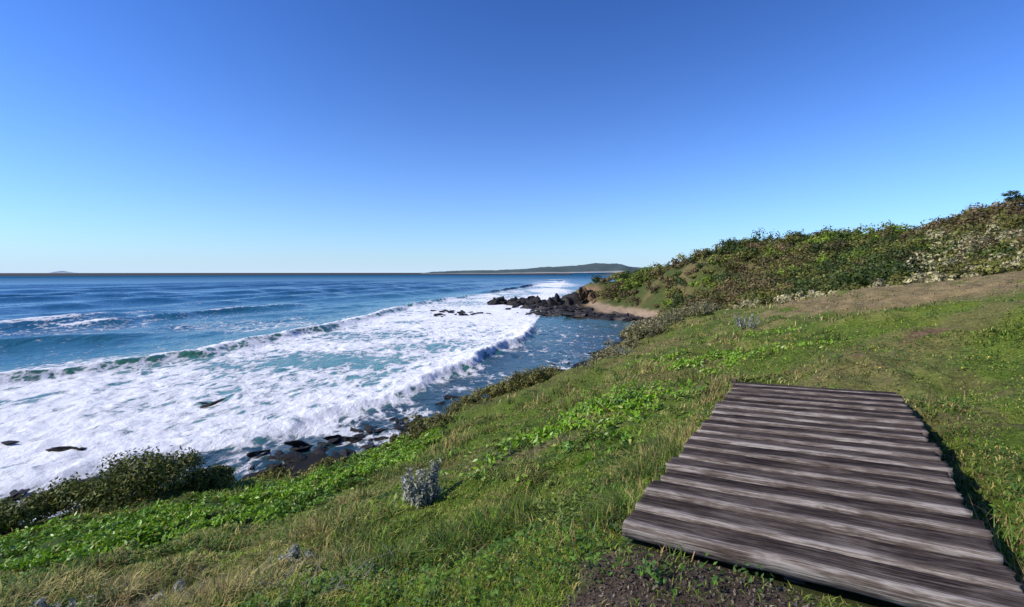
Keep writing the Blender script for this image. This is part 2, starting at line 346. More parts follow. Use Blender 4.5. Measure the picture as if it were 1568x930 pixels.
def grass_set(nt_,r0,r1,per,seed,name,hs=(.05,.15)):
    rg=np.random.default_rng(seed)
    a=np.radians(rg.uniform(-57,57,nt_)); r=np.exp(rg.uniform(math.log(r0),math.log(r1),nt_))
    x=r*np.sin(a); y=r*np.cos(a)
    z0=base_h(x,y)
    b=x/y
    keep=(z0>1.8)&~in_plat(x,y,.03)
    keep&=~((polydist(x,y,BUSHLINE)>3)&(r>28))
    pr=rg.uniform(0,1,nt_)
    keep&=pr>np.clip(ss(.2,.5,soil_w(x,y))*.93+ss(.3,.7,bare_w(x,y))*.7+leafy_w(x,y)*.9*(r<17),0,.97)
    x=x[keep];y=y[keep];r=r[keep];b=b[keep]
    nT=len(x)
    patch=fbm(x,y,.9,3,201); fine=fbm(x,y,.4,2,203); big=fbm(x,y,3,3,205); n1=fbm(x,y,2.0,4,51); n3=fbm(x,y,7,4,61)
    tall=.38+1.5*ss(.52,.78,patch)
    pd=np.abs(polydist(x,y,PATH)); tall*=.35+.65*ss(.5,2.2,pd)
    tall*=1-.4*ss(.6,.9,b)
    straw=np.array([.54,.43,.155]); green=np.array([.16,.29,.02]); olive=np.array([.29,.32,.045]); red=np.array([.33,.18,.08])
    wS=ss(.49,.66,big*.5+fine*.25+patch*.1+rg.uniform(0,1,nT)*.15)
    c=mixc(np.tile(green,(nT,1)),olive,rg.uniform(0,1,nT)*.9)
    c=mixc(c,[.05,.11,.018],ss(.50,.60,patch)*(rg.uniform(0,1,nT)>.35)*.8)
    c=mixc(c,straw,np.clip(wS*.9,0,1)*(rg.uniform(0,1,nT)>.35))
    c=mixc(c,straw,(rg.uniform(0,1,nT)>.90)*.8)
    c=mixc(c,red,(rg.uniform(0,1,nT)>.92)*.7)
    c=mixc(c,[.33,.215,.12],brown_w(x,y)*(rg.uniform(0,1,nT)>.3)*.9)
    mead=meadow_w(x,y,n1,n3)
    c=mixc(c,[.36,.255,.13],mead*.9*(rg.uniform(0,1,nT)>.22)); tall*=1-.5*mead
    stp=ss(9,12,r)*(1-ss(20,24,r))*ss(.55,.8,b)
    c=mixc(c,[.19,.26,.03],stp*.5)
    c=c*(.55+.9*rg.uniform(0,1,nT))[:,None]
    X=np.repeat(x,per); Y=np.repeat(y,per); R=np.repeat(r,per); n=len(X)
    sp=.018+.007*R
    X=X+rg.normal(0,1,n)*sp; Y=Y+rg.normal(0,1,n)*sp
    k=~in_plat(X,Y,.01)
    Zz=H(X,Y)
    hh=rg.uniform(hs[0],hs[1],n)*np.repeat(tall,per)*(1+R*.008)
    ww=.0035+.0015*R*rg.uniform(.6,1.4,n)
    cc=np.repeat(c,per,0)*(.75+.5*rg.uniform(0,1,n))[:,None]
    q=[v[k] for v in (X,Y,Zz,hh,ww,rg.uniform(0,6.283,n),rg.uniform(.15,1.9,n),cc)]
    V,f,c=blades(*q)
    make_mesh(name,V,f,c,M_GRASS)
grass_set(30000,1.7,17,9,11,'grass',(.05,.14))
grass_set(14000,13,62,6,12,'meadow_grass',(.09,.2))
rg=np.random.default_rng(15)
Vs=[];Fs=[];Cs=[];o=0
for (tx,ty,nb,hh,sp) in [(2.95,2.75,110,.42,.13),(3.25,3.2,90,.38,.12),(2.75,2.35,90,.4,.12),(.95,2.88,26,.14,.06),(5.6,6.5,60,.25,.2),(3.0,7.2,50,.25,.2),(.45,3.3,40,.2,.1),(1.0,4.2,60,.22,.15)]:
    X=tx+rg.normal(0,sp,nb); Y=ty+rg.normal(0,sp,nb); k=~in_plat(X,Y,.03); X=X[k];Y=Y[k]; nb=len(X)
    c=mixc(np.tile([.15,.26,.04],(nb,1)),[.48,.30,.14],(rg.uniform(0,1,nb)>.55)*1.0)
    V,f,c=blades(X,Y,H(X,Y),rg.uniform(.4,1,nb)*hh,rg.uniform(.005,.011,nb),rg.uniform(0,6.283,nb),rg.uniform(.1,1.0,nb),c)
    Vs.append(V);Fs.append(f+o);Cs.append(c);o+=len(V)
make_mesh('tall_grass_tufts',np.concatenate(Vs),np.concatenate(Fs),np.concatenate(Cs),M_GRASS)

# ---------------------------------------------------------------- leafy ground cover
def leaf_quads(P,Nrm,size,asp,col,rg):
    n=len(P); t=rg.normal(0,1,(n,3)); t-=Nrm*(t*Nrm).sum(1)[:,None]; t/=np.linalg.norm(t,axis=1)[:,None]+1e-9
    s=np.cross(Nrm,t); a=t*size[:,None]; b_=s*(size*asp)[:,None]
    V=np.stack([P-a,P+b_-a*.1,P+a,P-b_-a*.1],1).reshape(-1,3)
    f=np.arange(n*4).reshape(-1,4)
    return V,f,np.repeat(col,4,0)
rg=np.random.default_rng(21)
nL=400000
x=rg.uniform(-15,11,nL); y=rg.uniform(5,20,nL)
w=leafy_w(x,y); k=(w>rg.uniform(.15,.9,nL))&(fbm(x,y,.35,2,211)>.42)
x=x[k];y=y[k]; x=x[:110000];y=y[:110000]; n_=len(x); cl=fbm(x,y,.28,2,217); z=H(x,y)+rg.uniform(.01,.10,n_)+.14*ss(.45,.7,cl)*rg.uniform(0,1,n_)
Nn=rg.normal(0,1,(n_,3)); Nn[:,2]=np.abs(Nn[:,2])*1.0+.35; Nn[:,0]-=.35; Nn/=np.linalg.norm(Nn,axis=1)[:,None]
pt=fbm(x,y,1.1,3,213)
c=mixc(np.tile([.25,.44,.018],(n_,1)),[.09,.19,.015],np.clip(rg.uniform(0,1,n_)*.7+ss(.5,.7,pt)*.6,0,1)); c=mixc(c,[.38,.36,.08],(rg.uniform(0,1,n_)>.90)*.8); c=mixc(c,[.16,.08,.03],(rg.uniform(0,1,n_)>.96)*.8)
V,f,c=leaf_quads(np.c_[x,y,z],Nn,rg.uniform(.03,.07,n_),.40,c,rg)
make_mesh('leafy_ground_cover_plants',V,f,c,M_LEAF)
nT=2600; a=np.radians(rg.uniform(-50,52,nT)); r=np.exp(rg.uniform(math.log(2.6),math.log(20),nT)); x=r*np.sin(a);y=r*np.cos(a)
k=~in_plat(x,y,.08)&(base_h(x,y)>4)&(fbm(x,y,1.8,3,215)>.50); x=x[k];y=y[k];r=r[k]
per=16; X=np.repeat(x,per);Y=np.repeat(y,per);R=np.repeat(r,per);n_=len(X); X+=rg.normal(0,.05,n_)*(1+R*.06);Y+=rg.normal(0,.05,n_)*(1+R*.06)
k=~in_plat(X,Y,.03)
Zz=H(X,Y)+rg.uniform(.01,.09,n_); Nn=rg.normal(0,.7,(n_,3)); Nn[:,2]=np.abs(Nn[:,2])+.5; Nn/=np.linalg.norm(Nn,axis=1)[:,None]
c=np.repeat(mixc(np.tile([.14,.27,.025],(len(x),1)),[.05,.10,.025],rg.uniform(0,1,len(x))),per,0)*(.7+.6*rg.uniform(0,1,n_))[:,None]
V,f,c=leaf_quads(np.c_[X,Y,Zz][k],Nn[k],(rg.uniform(.010,.022,n_)*(1+R*.06))[k],.45,c[k],rg); make_mesh('broadleaf_weeds',V,f,c,M_GRASS)
nF=90; x=rg.uniform(6,14,nF); y=rg.uniform(4.5,13,nF); k=x/y<1.2; x=x[k];y=y[k]; n_=len(x)
Nn=rg.normal(0,.4,(n_,3)); Nn[:,2]=1; Nn[:,1]-=.8; Nn/=np.linalg.norm(Nn,axis=1)[:,None]
V,f,c=leaf_quads(np.c_[x,y,H(x,y)+rg.uniform(.06,.16,n_)],Nn,np.full(n_,.017),.9,np.tile([.75,.55,.04],(n_,1)),rg); make_mesh('yellow_wildflowers',V,f,c,M_LEAF)
nW=520; cx=rg.choice([-3.4,-2.3,-4.6,.1,-1.5],nW); cy=np.where(cx==.1,7.8,np.where(cx==-1.5,4.0,4.75)); X=cx+rg.normal(0,.5,nW);Y=cy+rg.normal(0,.3,nW)
V,f,c=blades(X,Y,H(X,Y),rg.uniform(.08,.22,nW),np.full(nW,.009),rg.uniform(0,6.283,nW),rg.uniform(.4,2.4,nW),np.tile([.30,.26,.21],(nW,1))*(.5+.8*rg.uniform(0,1,nW))[:,None])
make_mesh('dead_twigs',V,f,c,M_GRASS)
nW=6500; X=.9+rg.normal(0,.6,nW);Y=2.5+rg.normal(0,.3,nW); k=~in_plat(X,Y,.02)&(Y>1.6); X=X[k];Y=Y[k];nW=len(X)
Nn=rg.normal(0,1,(nW,3)); Nn/=np.linalg.norm(Nn,axis=1)[:,None]
V,f,c=leaf_quads(np.c_[X,Y,H(X,Y)+rg.uniform(0,.018,nW)],Nn,rg.uniform(.004,.016,nW),.4,mixc(np.tile([.07,.05,.036],(nW,1)),[.36,.29,.21],rg.uniform(0,1,nW)**2),rg); make_mesh('soil_litter',V,f,c,M_GRASS)

# ---------------------------------------------------------------- shrubs
class Acc:
    def __init__(s): s.V=[];s.F=[];s.C=[];s.o=0
    def add(s,V,f,c): s.V.append(V); s.F.append(f+s.o); s.C.append(c); s.o+=len(V)
    def build(s,name,mat,smooth=False): return make_mesh(name,np.concatenate(s.V),np.concatenate(s.F),np.concatenate(s.C),mat,smooth)
def shrub(acc,cx,cy,cz,rx,h,nl,ls,cA,cB,rg,lobes=7,asp=.5,nz=.45):
    la=rg.uniform(0,6.283,lobes); lr=np.sqrt(rg.uniform(0,1,lobes))*rx*.75
    L=np.c_[cx+np.cos(la)*lr,cy+np.sin(la)*lr,cz+h*(.2+.6*rg.uniform(0,1,lobes)*(1-(lr/rx)**2))]
    lrad=rg.uniform(.24,.48,lobes)*min(rx,h*1.1); lt=rg.uniform(.55,1.3,lobes)
    k=rg.integers(0,lobes,nl); d=rg.normal(0,1,(nl,3)); d[:,2]=np.abs(d[:,2])*1.1-.25; d/=np.linalg.norm(d,axis=1)[:,None]
    P=L[k]+d*(lrad[k]*rg.uniform(.55,1.15,nl))[:,None]
    P[:,2]=np.maximum(P[:,2],cz+.02)
    Nn=d*1.0+rg.normal(0,nz,(nl,3)); Nn/=np.linalg.norm(Nn,axis=1)[:,None]
    c=mixc(np.tile(np.array(cA,float),(nl,1)),cB,rg.uniform(0,1,nl))*lt[k][:,None]
    V,f,c=leaf_quads(P,Nn,ls*rg.uniform(.6,1.4,nl),asp,c,rg); acc.add(V,f,c)
rg=np.random.default_rng(31)
acc=Acc(); dark=([.034,.060,.010],[.075,.105,.018]); oliv=([.12,.125,.025],[.20,.19,.04]); brn=([.13,.09,.035],[.20,.145,.06]); brt=([.11,.17,.015],[.19,.25,.025]); pale=([.32,.28,.13],[.54,.48,.26])
tot=0
NS=4600
th=np.radians(rg.uniform(10,60,NS)); r=np.exp(rg.uniform(math.log(34),math.log(215),NS)); X=r*np.sin(th);Y=r*np.cos(th)
zz=H(X,Y); sd=polydist(X,Y,BUSHLINE); nn=fbm(X,Y,12,3,301); nm=fbm(X,Y,22,3,303); ng=fbm(X,Y,9,3,305)
for i in range(NS):
    b_=X[i]/Y[i]
    if sd[i]<0 or zz[i]<2.6: continue
    up=ss(6,12,zz[i])
    if nn[i]>.53+.30*up and rg.uniform()>.35: continue
    q=rg.uniform()
    if sd[i]<4.5 and b_>.42 : cs=pale if q<.38 else oliv
    elif b_>.88 and zz[i]<15.5 and q<.42: cs=pale
    elif nm[i]>.56 and q<.5: cs=brn
    elif ng[i]>.58 and q<.6: cs=brt
    elif q<.55: cs=dark
    elif q<.92: cs=oliv
    else: cs=brn
    R=(.8+2.1*rg.uniform()**2.0)*(.6+r[i]/170)
    if sd[i]<5: R=min(R*.6,1.0)
    hh=R*rg.uniform(.75,1.25)*(1+.35*(rg.uniform()>.88))
    k_=rg.uniform(.7,1.25)
    shrub(acc,X[i],Y[i],zz[i]-.15,R,hh,int(120+60*min(R,3)),.07+.0013*r[i],np.array(cs[0])*k_,np.array(cs[1])*k_,rg,7,.6,.28); tot+=1
acc.build('hillside_shrubs',M_SHRUB); print('shrubs',tot)

def cluster(name,pts,cs,rxr,hr,nl,ls,asp=.4,seed=1,lob=9):
    rg=np.random.default_rng(seed); acc=Acc()
    for (x_,y_,k) in pts:
        z_=H(np.array([x_]),np.array([y_]))[0]; R=rg.uniform(*rxr)*k
        shrub(acc,x_,y_,z_-.05,R,R*rg.uniform(*hr),nl,ls,cs[0],cs[1],rg,lob,asp)
    return acc.build(name,M_SHRUB)
cluster('coastal_wattle_bush',[(-11.3,12.6,1.15),(-10.3,12.9,1.45),(-9.5,13.3,1.2),(-12.2,12.0,1.1),(-13.0,11.6,.9),(-8.7,13.9,.7),(-13.9,11.9,.9),(-10.8,13.6,1.2)],([.045,.065,.012],[.20,.21,.035]),(.75,.9),(1.05,1.2),3200,.050,.45,seed=3,lob=20)
rg=np.random.default_rng(5)
pts=[]
for t in np.linspace(0,1,34):
    px=680+175*t; zt=6.1+.7*t; py=634-48*t; Yt=(EYE-zt)*F/(py-417); pts.append(((px-784)*Yt/F+rg.normal(0,.5),Yt+rg.normal(0,.6),rg.uniform(.6,1.25)))
for t in np.linspace(0,1,16):
    pts.append((-9+6.2*t+rg.normal(0,.3),15.2+2.4*t+rg.normal(0,.3),rg.uniform(.3,.8)))
cluster('clifftop_heath_shrubs',pts,([.09,.095,.022],[.26,.23,.06]),(.6,.95),(.55,.9),560,.06,seed=6)
pts=[]
for t in np.linspace(0,1,60):
    px=925+170*t; py=537-52*t+rg.uniform(-6,6); zt=7.1+.4*t; Yt=(EYE-zt)*F/(py-417); pts.append(((px-784)*Yt/F+rg.normal(0,.7),Yt+rg.normal(0,1),rg.uniform(.6,1.3)))
cluster('coast_edge_scrub',pts,([.08,.085,.03],[.38,.33,.16]),(.8,1.2),(.7,1.05),460,.085,seed=8)
pts=[(1.0,9.6,1),(3.4,11.5,.9),(4.7,9.1,.8),(-.3,6.5,.7),(1.0,5.6,.6),(6.2,11.8,.8),(5.5,17,1.2),(7.6,19,1.2),(9.5,24,1.4),(2.5,14,1),(.3,12,.9),(-6.9,7.2,.9),(-5.3,5.6,.8),(-4.2,4.9,.6),
     (1.2,7.0,.7),(2.3,8.3,.8),(-2.2,8.2,.8),(-1.4,12.5,1),(-3,10.5,.9),(.2,5.0,.5),(1.9,12.2,.9),(3.6,16.5,1.1),(1.4,19,1.2),(7.9,14.2,.7)]
rg=np.random.default_rng(19)
for i in range(120):
    a=math.radians(rg.uniform(-42,30)); r_=math.exp(rg.uniform(math.log(3.6),math.log(24))); xx,yy=r_*math.sin(a),r_*math.cos(a)
    if not in_plat(np.array([xx]),np.array([yy]),.5)[0] and H(np.array([xx]),np.array([yy]))[0]>5: pts.append((xx,yy,rg.uniform(.35,.85)))
cluster('grassy_tussock_shrubs',pts,([.06,.11,.018],[.28,.32,.06]),(.25,.45),(.4,.65),420,.03,.22,seed=9)

def silver(name,x_,y_,R,Hh,ns,seed):
    rg=np.random.default_rng(seed); acc=Acc(); z_=H(np.array([x_]),np.array([y_]))[0]
    for i in range(ns):
        a=rg.uniform(0,6.283); q=math.sqrt(rg.uniform())*R*.6; bx,by=x_+math.cos(a)*q,y_+math.sin(a)*q
        tx,ty=bx+math.cos(a)*R*.5*rg.uniform(.2,1),by+math.sin(a)*R*.5*rg.uniform(.2,1); hh=Hh*rg.uniform(.35,1)*(1-.4*q/R)
        nl=75; t=rg.uniform(.05,1,nl); P=np.c_[bx+(tx-bx)*t,by+(ty-by)*t,z_+hh*t]
        d=rg.normal(0,1,(nl,3)); d[:,2]=np.abs(d[:,2]); d/=np.linalg.norm(d,axis=1)[:,None]; P=P+d*rg.uniform(.01,.05,nl)[:,None]
        c=mixc(np.tile([.17,.18,.11],(nl,1)),[.64,.63,.52],rg.uniform(0,1,nl)*rg.uniform(.4,1))
        Nn=d+rg.normal(0,.6,(nl,3)); Nn/=np.linalg.norm(Nn,axis=1)[:,None]
        V,f,c=leaf_quads(P,Nn,rg.uniform(.02,.04,nl),.36,c,rg); acc.add(V,f,c)
        s=.006; V=np.array([[bx-s,by,z_-.05],[bx+s,by,z_-.05],[tx+s*.5,ty,z_+hh],[tx-s*.5,ty,z_+hh]]); acc.add(V,np.array([[0,1,2,3]]),np.tile([.10,.08,.05],(4,1)))
    return acc.build(name,M_SHRUB)
silver('silver_leaf_shrub',-1.2,6.35,.30,.58,34,1)
silver('silver_leaf_shrub',-2.35,5.2,.18,.18,12,2)
silver('silver_leaf_shrub',-3.3,4.75,.35,.26,20,3)
silver('silver_leaf_shrub',-4.6,4.9,.4,.22,16,4)
silver('silver_leaf_shrub',10.2,21,.6,.75,26,5)
silver('silver_leaf_shrub',7.0,30,.8,.7,26,6)

# ---------------------------------------------------------------- trees
def bark():
    m,nt,b=nodes_mat('tree_bark'); ns=nt.nodes.new('ShaderNodeTexNoise'); ns.inputs['Scale'].default_value=9
    cr=nt.nodes.new('ShaderNodeValToRGB'); cr.color_ramp.elements[0].color=(.05,.04,.03,1); cr.color_ramp.elements[1].color=(.18,.15,.11,1)
    nt.links.new(ns.outputs[0],cr.inputs[0]); nt.links.new(cr.outputs[0],b.inputs['Base Color']); b.inputs['Roughness'].default_value=.9; return m
M_BARK=bark()
def tube(acc,p,q,r0,r1,k=6):
    p=np.array(p,float);q=np.array(q,float); d=q-p; d/=np.linalg.norm(d)+1e-9; a=np.cross(d,[.3,.9,.1]); a/=np.linalg.norm(a); b_=np.cross(d,a)
    t=np.linspace(0,2*np.pi,k,endpoint=False); ring=np.cos(t)[:,None]*a+np.sin(t)[:,None]*b_
    V=np.concatenate([p+ring*r0,q+ring*r1]); f=np.array([[i,(i+1)%k,k+(i+1)%k,k+i] for i in range(k)]); acc.add(V,f,np.ones((len(V),3))*.1)
def tree(name,x_,y_,Ht,R,seed,cs,lean=(0,0)):
    rg=np.random.default_rng(seed); z_=H(np.array([x_]),np.array([y_]))[0]
    par=bpy.data.objects.new(name,None); bpy.context.scene.collection.objects.link(par)
    w=Acc(); fo=Acc(); p=np.array([x_,y_,z_-.3]); top=p+np.array([lean[0],lean[1],Ht*.5]); tube(w,p,top,R*.07,R*.045)
    for i in range(14):
        a=rg.uniform(0,6.283); e=top+np.array([math.cos(a)*R*rg.uniform(.2,.8),math.sin(a)*R*rg.uniform(.2,.8),Ht*rg.uniform(-.25,.42)])
        s=p+(top-p)*rg.uniform(.5,1); mid=(s+e)/2+np.array([0,0,-.05*Ht]); tube(w,s,mid,R*.035,R*.022); tube(w,mid,e,R*.022,R*.008)
        for j in range(3):
            c0=e+rg.normal(0,R*.16,3); shrub(fo,c0[0],c0[1],c0[2]-R*.12,R*.34,R*.30,160,.04*R,cs[0],cs[1],rg,5)
    o=w.build(name+'_trunk_and_limbs',M_BARK,True); o.parent=par
    o=fo.build(name+'_crown',M_SHRUB); o.parent=par
tree('windswept_banksia_tree',73.2,70.5,3.2,1.9,1,dark)
tree('windswept_banksia_tree',69.5,71,2.2,1.7,2,oliv)
tree('windswept_banksia_tree',66.0,73,2.0,1.5,5,dark)
tree('windswept_banksia_tree',80,69,3.0,2.4,3,oliv)
tree('headland_tree',38.2,166,3.2,2.3,4,dark)

# ---------------------------------------------------------------- rocks
bm=bmesh.new(); bmesh.ops.create_icosphere(bm,subdivisions=3,radius=1); bm.verts.ensure_lookup_table()
IV=np.array([v.co[:] for v in bm.verts]); IF=np.array([[v.index for v in f.verts] for f in bm.faces]); bm.free()
def rock(acc,c,s,rg,col):
    v=IV.copy()*rg.uniform(.8,1.15,3)
    for k in range(11):
        d=rg.normal(0,1,3); d/=np.linalg.norm(d); o=rg.uniform(.22,.7); pr=v@d; v=v-np.maximum(pr-o,0)[:,None]*d
    v=v*1.25+rg.normal(0,.035,v.shape)
    a=rg.uniform(0,6.283); tl=rg.uniform(-.5,.5); v=v*np.array(s); v[:,2]+=v[:,0]*tl*.6; ca,sa=math.cos(a),math.sin(a)
    v=np.c_[v[:,0]*ca-v[:,1]*sa,v[:,0]*sa+v[:,1]*ca,v[:,2]]
    acc.add(v+np.array(c),IF,np.tile(np.array(col)*rg.uniform(.6,1.4),(len(v),1)))
def rock_mat(name,wet):
    m,nt,b=nodes_mat(name); at=nt.nodes.new('ShaderNodeAttribute'); at.attribute_name='Col'
    ns=nt.nodes.new('ShaderNodeTexNoise'); ns.inputs['Scale'].default_value=2.5; ns.inputs['Detail'].default_value=8; ns.inputs['Roughness'].default_value=.7
    g=nt.nodes.new('ShaderNodeNewGeometry'); nt.links.new(g.outputs['Position'],ns.inputs['Vector'])
    mr=nt.nodes.new('ShaderNodeMapRange'); mr.inputs['From Min'].default_value=.3; mr.inputs['From Max'].default_value=.7; mr.inputs['To Min'].default_value=.4; mr.inputs['To Max'].default_value=1.7
    nt.links.new(ns.outputs[0],mr.inputs[0]); sc=nt.nodes.new('ShaderNodeVectorMath'); sc.operation='SCALE'
    nt.links.new(at.outputs['Color'],sc.inputs[0]); nt.links.new(mr.outputs[0],sc.inputs['Scale']); nt.links.new(sc.outputs[0],b.inputs['Base Color'])
    bp=nt.nodes.new('ShaderNodeBump'); bp.inputs['Strength'].default_value=1; bp.inputs['Distance'].default_value=.4; nt.links.new(ns.outputs[0],bp.inputs['Height']); nt.links.new(bp.outputs[0],b.inputs['Normal'])
    b.inputs['Roughness'].default_value=wet; b.inputs['Specular IOR Level'].default_value=.25; return m
M_WET=rock_mat('wet_dark_rock',.6); M_SANDST=rock_mat('sandstone',.9)
rg=np.random.default_rng(77); DK=[.024,.020,.017]
def along(pts,n,sp,rg):
    pts=np.array(pts,float); L=np.r_[0,np.cumsum(np.hypot(*np.diff(pts,axis=0).T))]; t=rg.uniform(0,L[-1],n)
    return np.c_[np.interp(t,L,pts[:,0])+rg.normal(0,sp,n),np.interp(t,L,pts[:,1])+rg.normal(0,sp,n)]
acc=Acc()
for p in along([(-27,22.5),(-19,27),(-14,31),(-9,35),(-4,42),(3,51),(9,62)],330,1.5,rg):
    s=rg.uniform(.12,.5)*(1+.6*(rg.uniform()>.9)); rock(acc,(p[0],p[1],.0+rg.uniform(-.15,.15)),(s*1.7,s,s*.45),rg,DK)
for p in [(-14.4,33.2,.8),(-12.6,34.6,.9),(-13.8,32.4,.7),(-10.8,36.2,.7),(-29.5,31.9,.9),(-28.6,32.0,.6),(-27,43.2,.7),(-27.9,43.6,.4),(-35,33.5,.5),(-9.2,38.5,.6),(-16.6,31.5,.6),(-21,29,.5)]:
    rock(acc,(p[0],p[1],.2),(p[2]*1.4,p[2]*.5,p[2]*.34),rg,DK)
acc.build('shoreline_rocks',M_WET,False)
acc=Acc()
for p in along([(-7,186),(4,180),(12,174),(20,171),(27,168)],130,3.2,rg):
    s=rg.uniform(.5,2.7)*(.75+.4*ss(-6,10,p[0])); rock(acc,(p[0],p[1],.3),(s*1.5,s,s*rg.uniform(.5,1.3)),rg,DK)
for p in along([(8,141),(17,134),(27,127),(36,120)],210,2.8,rg):
    s=rg.uniform(.3,1.4); rock(acc,(p[0],p[1],.15),(s*2.0,s,s*.45),rg,np.array(DK)*rg.choice([1.2,3.0]))
for p in along([(8,160),(20,152),(27,152)],130,5,rg):
    s=rg.uniform(.4,1.7); rock(acc,(p[0],p[1],.2),(s*1.9,s,s*.5),rg,np.array(DK)*rg.choice([1.2,2.5]))
for p in along([(-21,130),(-15,136),(-8,138),(-24,150)],34,1.8,rg):
    s=rg.uniform(.3,.9); rock(acc,(p[0],p[1],.15),(s*1.9,s,s*.45),rg,DK)
for p in [(14,168,2.4,3.2),(16,170,2.0,3.0),(10,171,2,2.6),(20,168,3,3.4),(12.4,169,1.4,3.6),(22,169,2.4,4.0),(-4,186,2.2,2.4),(-6,184,1.8,2.2)]: rock(acc,(p[0],p[1],.6),(p[2]*1.2,p[2]*.9,p[3]),rg,DK)
acc.build('rocky_point',M_WET,False)
acc=Acc()
for p in along([(23.5,170),(27,166.5),(32,163)],60,.9,rg):
    s=rg.uniform(.6,1.6); rock(acc,(p[0],p[1],rg.uniform(.5,5.0)),(s*1.2,s,s*1.3),rg,np.array([.20,.13,.072])*rg.choice([.3,.7,1.1]))
for p in along([(37,122),(40,116),(41,108)],26,1.2,rg):
    s=rg.uniform(.4,1.0); rock(acc,(p[0],p[1],rg.uniform(1.0,2.4)),(s*1.2,s,s),rg,[.15,.105,.07])
acc.build('sandstone_cliff',M_SANDST,False)

# ---------------------------------------------------------------- distant headland, beach and island
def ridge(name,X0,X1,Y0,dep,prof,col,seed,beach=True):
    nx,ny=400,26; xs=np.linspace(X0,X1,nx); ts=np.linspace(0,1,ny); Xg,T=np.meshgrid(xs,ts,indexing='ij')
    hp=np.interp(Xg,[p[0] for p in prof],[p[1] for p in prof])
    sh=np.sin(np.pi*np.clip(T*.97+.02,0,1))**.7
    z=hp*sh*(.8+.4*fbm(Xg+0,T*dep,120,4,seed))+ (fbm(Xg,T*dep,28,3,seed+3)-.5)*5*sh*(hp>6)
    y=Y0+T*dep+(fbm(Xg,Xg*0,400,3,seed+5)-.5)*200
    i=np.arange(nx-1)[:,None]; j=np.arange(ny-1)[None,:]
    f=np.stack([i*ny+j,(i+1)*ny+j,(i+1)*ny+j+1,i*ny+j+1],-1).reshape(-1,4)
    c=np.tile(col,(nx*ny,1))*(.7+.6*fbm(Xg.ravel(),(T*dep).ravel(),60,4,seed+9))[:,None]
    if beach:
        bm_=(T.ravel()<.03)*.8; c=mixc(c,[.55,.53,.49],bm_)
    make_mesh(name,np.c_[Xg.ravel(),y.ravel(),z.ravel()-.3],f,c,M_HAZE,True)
M_HAZE=leaf_mat('distant_forest_haze_tint',0,.95)  # headland and island base colours have aerial haze painted in
def PR(l,Y): return [((p-784)*Y/F,max((417-q),0)*Y/F*1.05) for p,q in l]
Y1=3000.
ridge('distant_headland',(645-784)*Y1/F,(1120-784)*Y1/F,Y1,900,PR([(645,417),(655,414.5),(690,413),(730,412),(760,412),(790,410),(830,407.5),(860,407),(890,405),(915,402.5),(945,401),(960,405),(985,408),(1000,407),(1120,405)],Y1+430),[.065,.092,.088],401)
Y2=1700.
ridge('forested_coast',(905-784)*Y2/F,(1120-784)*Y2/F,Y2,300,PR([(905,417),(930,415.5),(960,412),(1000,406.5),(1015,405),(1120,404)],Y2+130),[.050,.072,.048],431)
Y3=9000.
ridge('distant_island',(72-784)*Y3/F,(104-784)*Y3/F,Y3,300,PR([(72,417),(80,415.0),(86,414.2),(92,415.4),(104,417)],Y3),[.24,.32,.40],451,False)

# ---------------------------------------------------------------- boardwalk platform
m,nt,b=nodes_mat('weathered_timber'); N=nt.nodes; Lk=nt.links
tc=N.new('ShaderNodeTexCoord'); oi=N.new('ShaderNodeObjectInfo')
cx=N.new('ShaderNodeCombineXYZ')
mm=N.new('ShaderNodeMath'); mm.operation='MULTIPLY'; mm.inputs[1].default_value=57; Lk.new(oi.outputs['Random'],mm.inputs[0])
for i in range(3): Lk.new(mm.outputs[0],cx.inputs[i])
ad=N.new('ShaderNodeVectorMath'); ad.operation='ADD'; Lk.new(tc.outputs['Object'],ad.inputs[0]); Lk.new(cx.outputs[0],ad.inputs[1])
def stretched(sx,sy,sc,det,dist=0):
    mp=N.new('ShaderNodeMapping'); mp.inputs['Scale'].default_value=(sx,sy,sy); Lk.new(ad.outputs[0],mp.inputs['Vector'])
    q=N.new('ShaderNodeTexNoise'); q.inputs['Scale'].default_value=sc; q.inputs['Detail'].default_value=det; q.inputs['Roughness'].default_value=.7; q.inputs['Distortion'].default_value=dist
    Lk.new(mp.outputs[0],q.inputs['Vector']); return q.outputs['Fac']
g1=stretched(.045,1,75,6,.3); g2=stretched(.14,1,9,4,.4); g3=stretched(.6,1,4,5); g4=stretched(.02,1,160,3)
sep=N.new('ShaderNodeSeparateXYZ'); Lk.new(tc.outputs['Object'],sep.inputs[0])
edge=N.new('ShaderNodeValToRGB'); el=edge.color_ramp.elements; el[0].position=0; el[0].color=(.50,.50,.50,1); el[1].position=1; el[1].color=(.32,.32,.32,1)
for p_,v_ in [(.08,.80),(.18,.68),(.32,.30),(.85,.20)]:
    q=el.new(p_); q.color=(v_,v_,v_,1)
nm=N.new('ShaderNodeMath'); nm.operation='MULTIPLY_ADD'; nm.inputs[1].default_value=1/.27; Lk.new(sep.outputs['Y'],nm.inputs[0])
nf=N.new('ShaderNodeMath'); nf.operation='MULTIPLY_ADD'; nf.inputs[1].default_value=.8; nf.inputs[2].default_value=-.38; Lk.new(g2,nf.inputs[0]); Lk.new(nf.outputs[0],nm.inputs[2])
Lk.new(nm.outputs[0],edge.inputs[0])
def ma(a,k,o):
    q=N.new('ShaderNodeMath'); q.operation='MULTIPLY_ADD'; q.inputs[1].default_value=k; q.inputs[2].default_value=o; Lk.new(a,q.inputs[0]); return q.outputs[0]
def add(a,b_):
    q=N.new('ShaderNodeMath'); q.operation='ADD'; Lk.new(a,q.inputs[0]); Lk.new(b_,q.inputs[1]); return q.outputs[0]
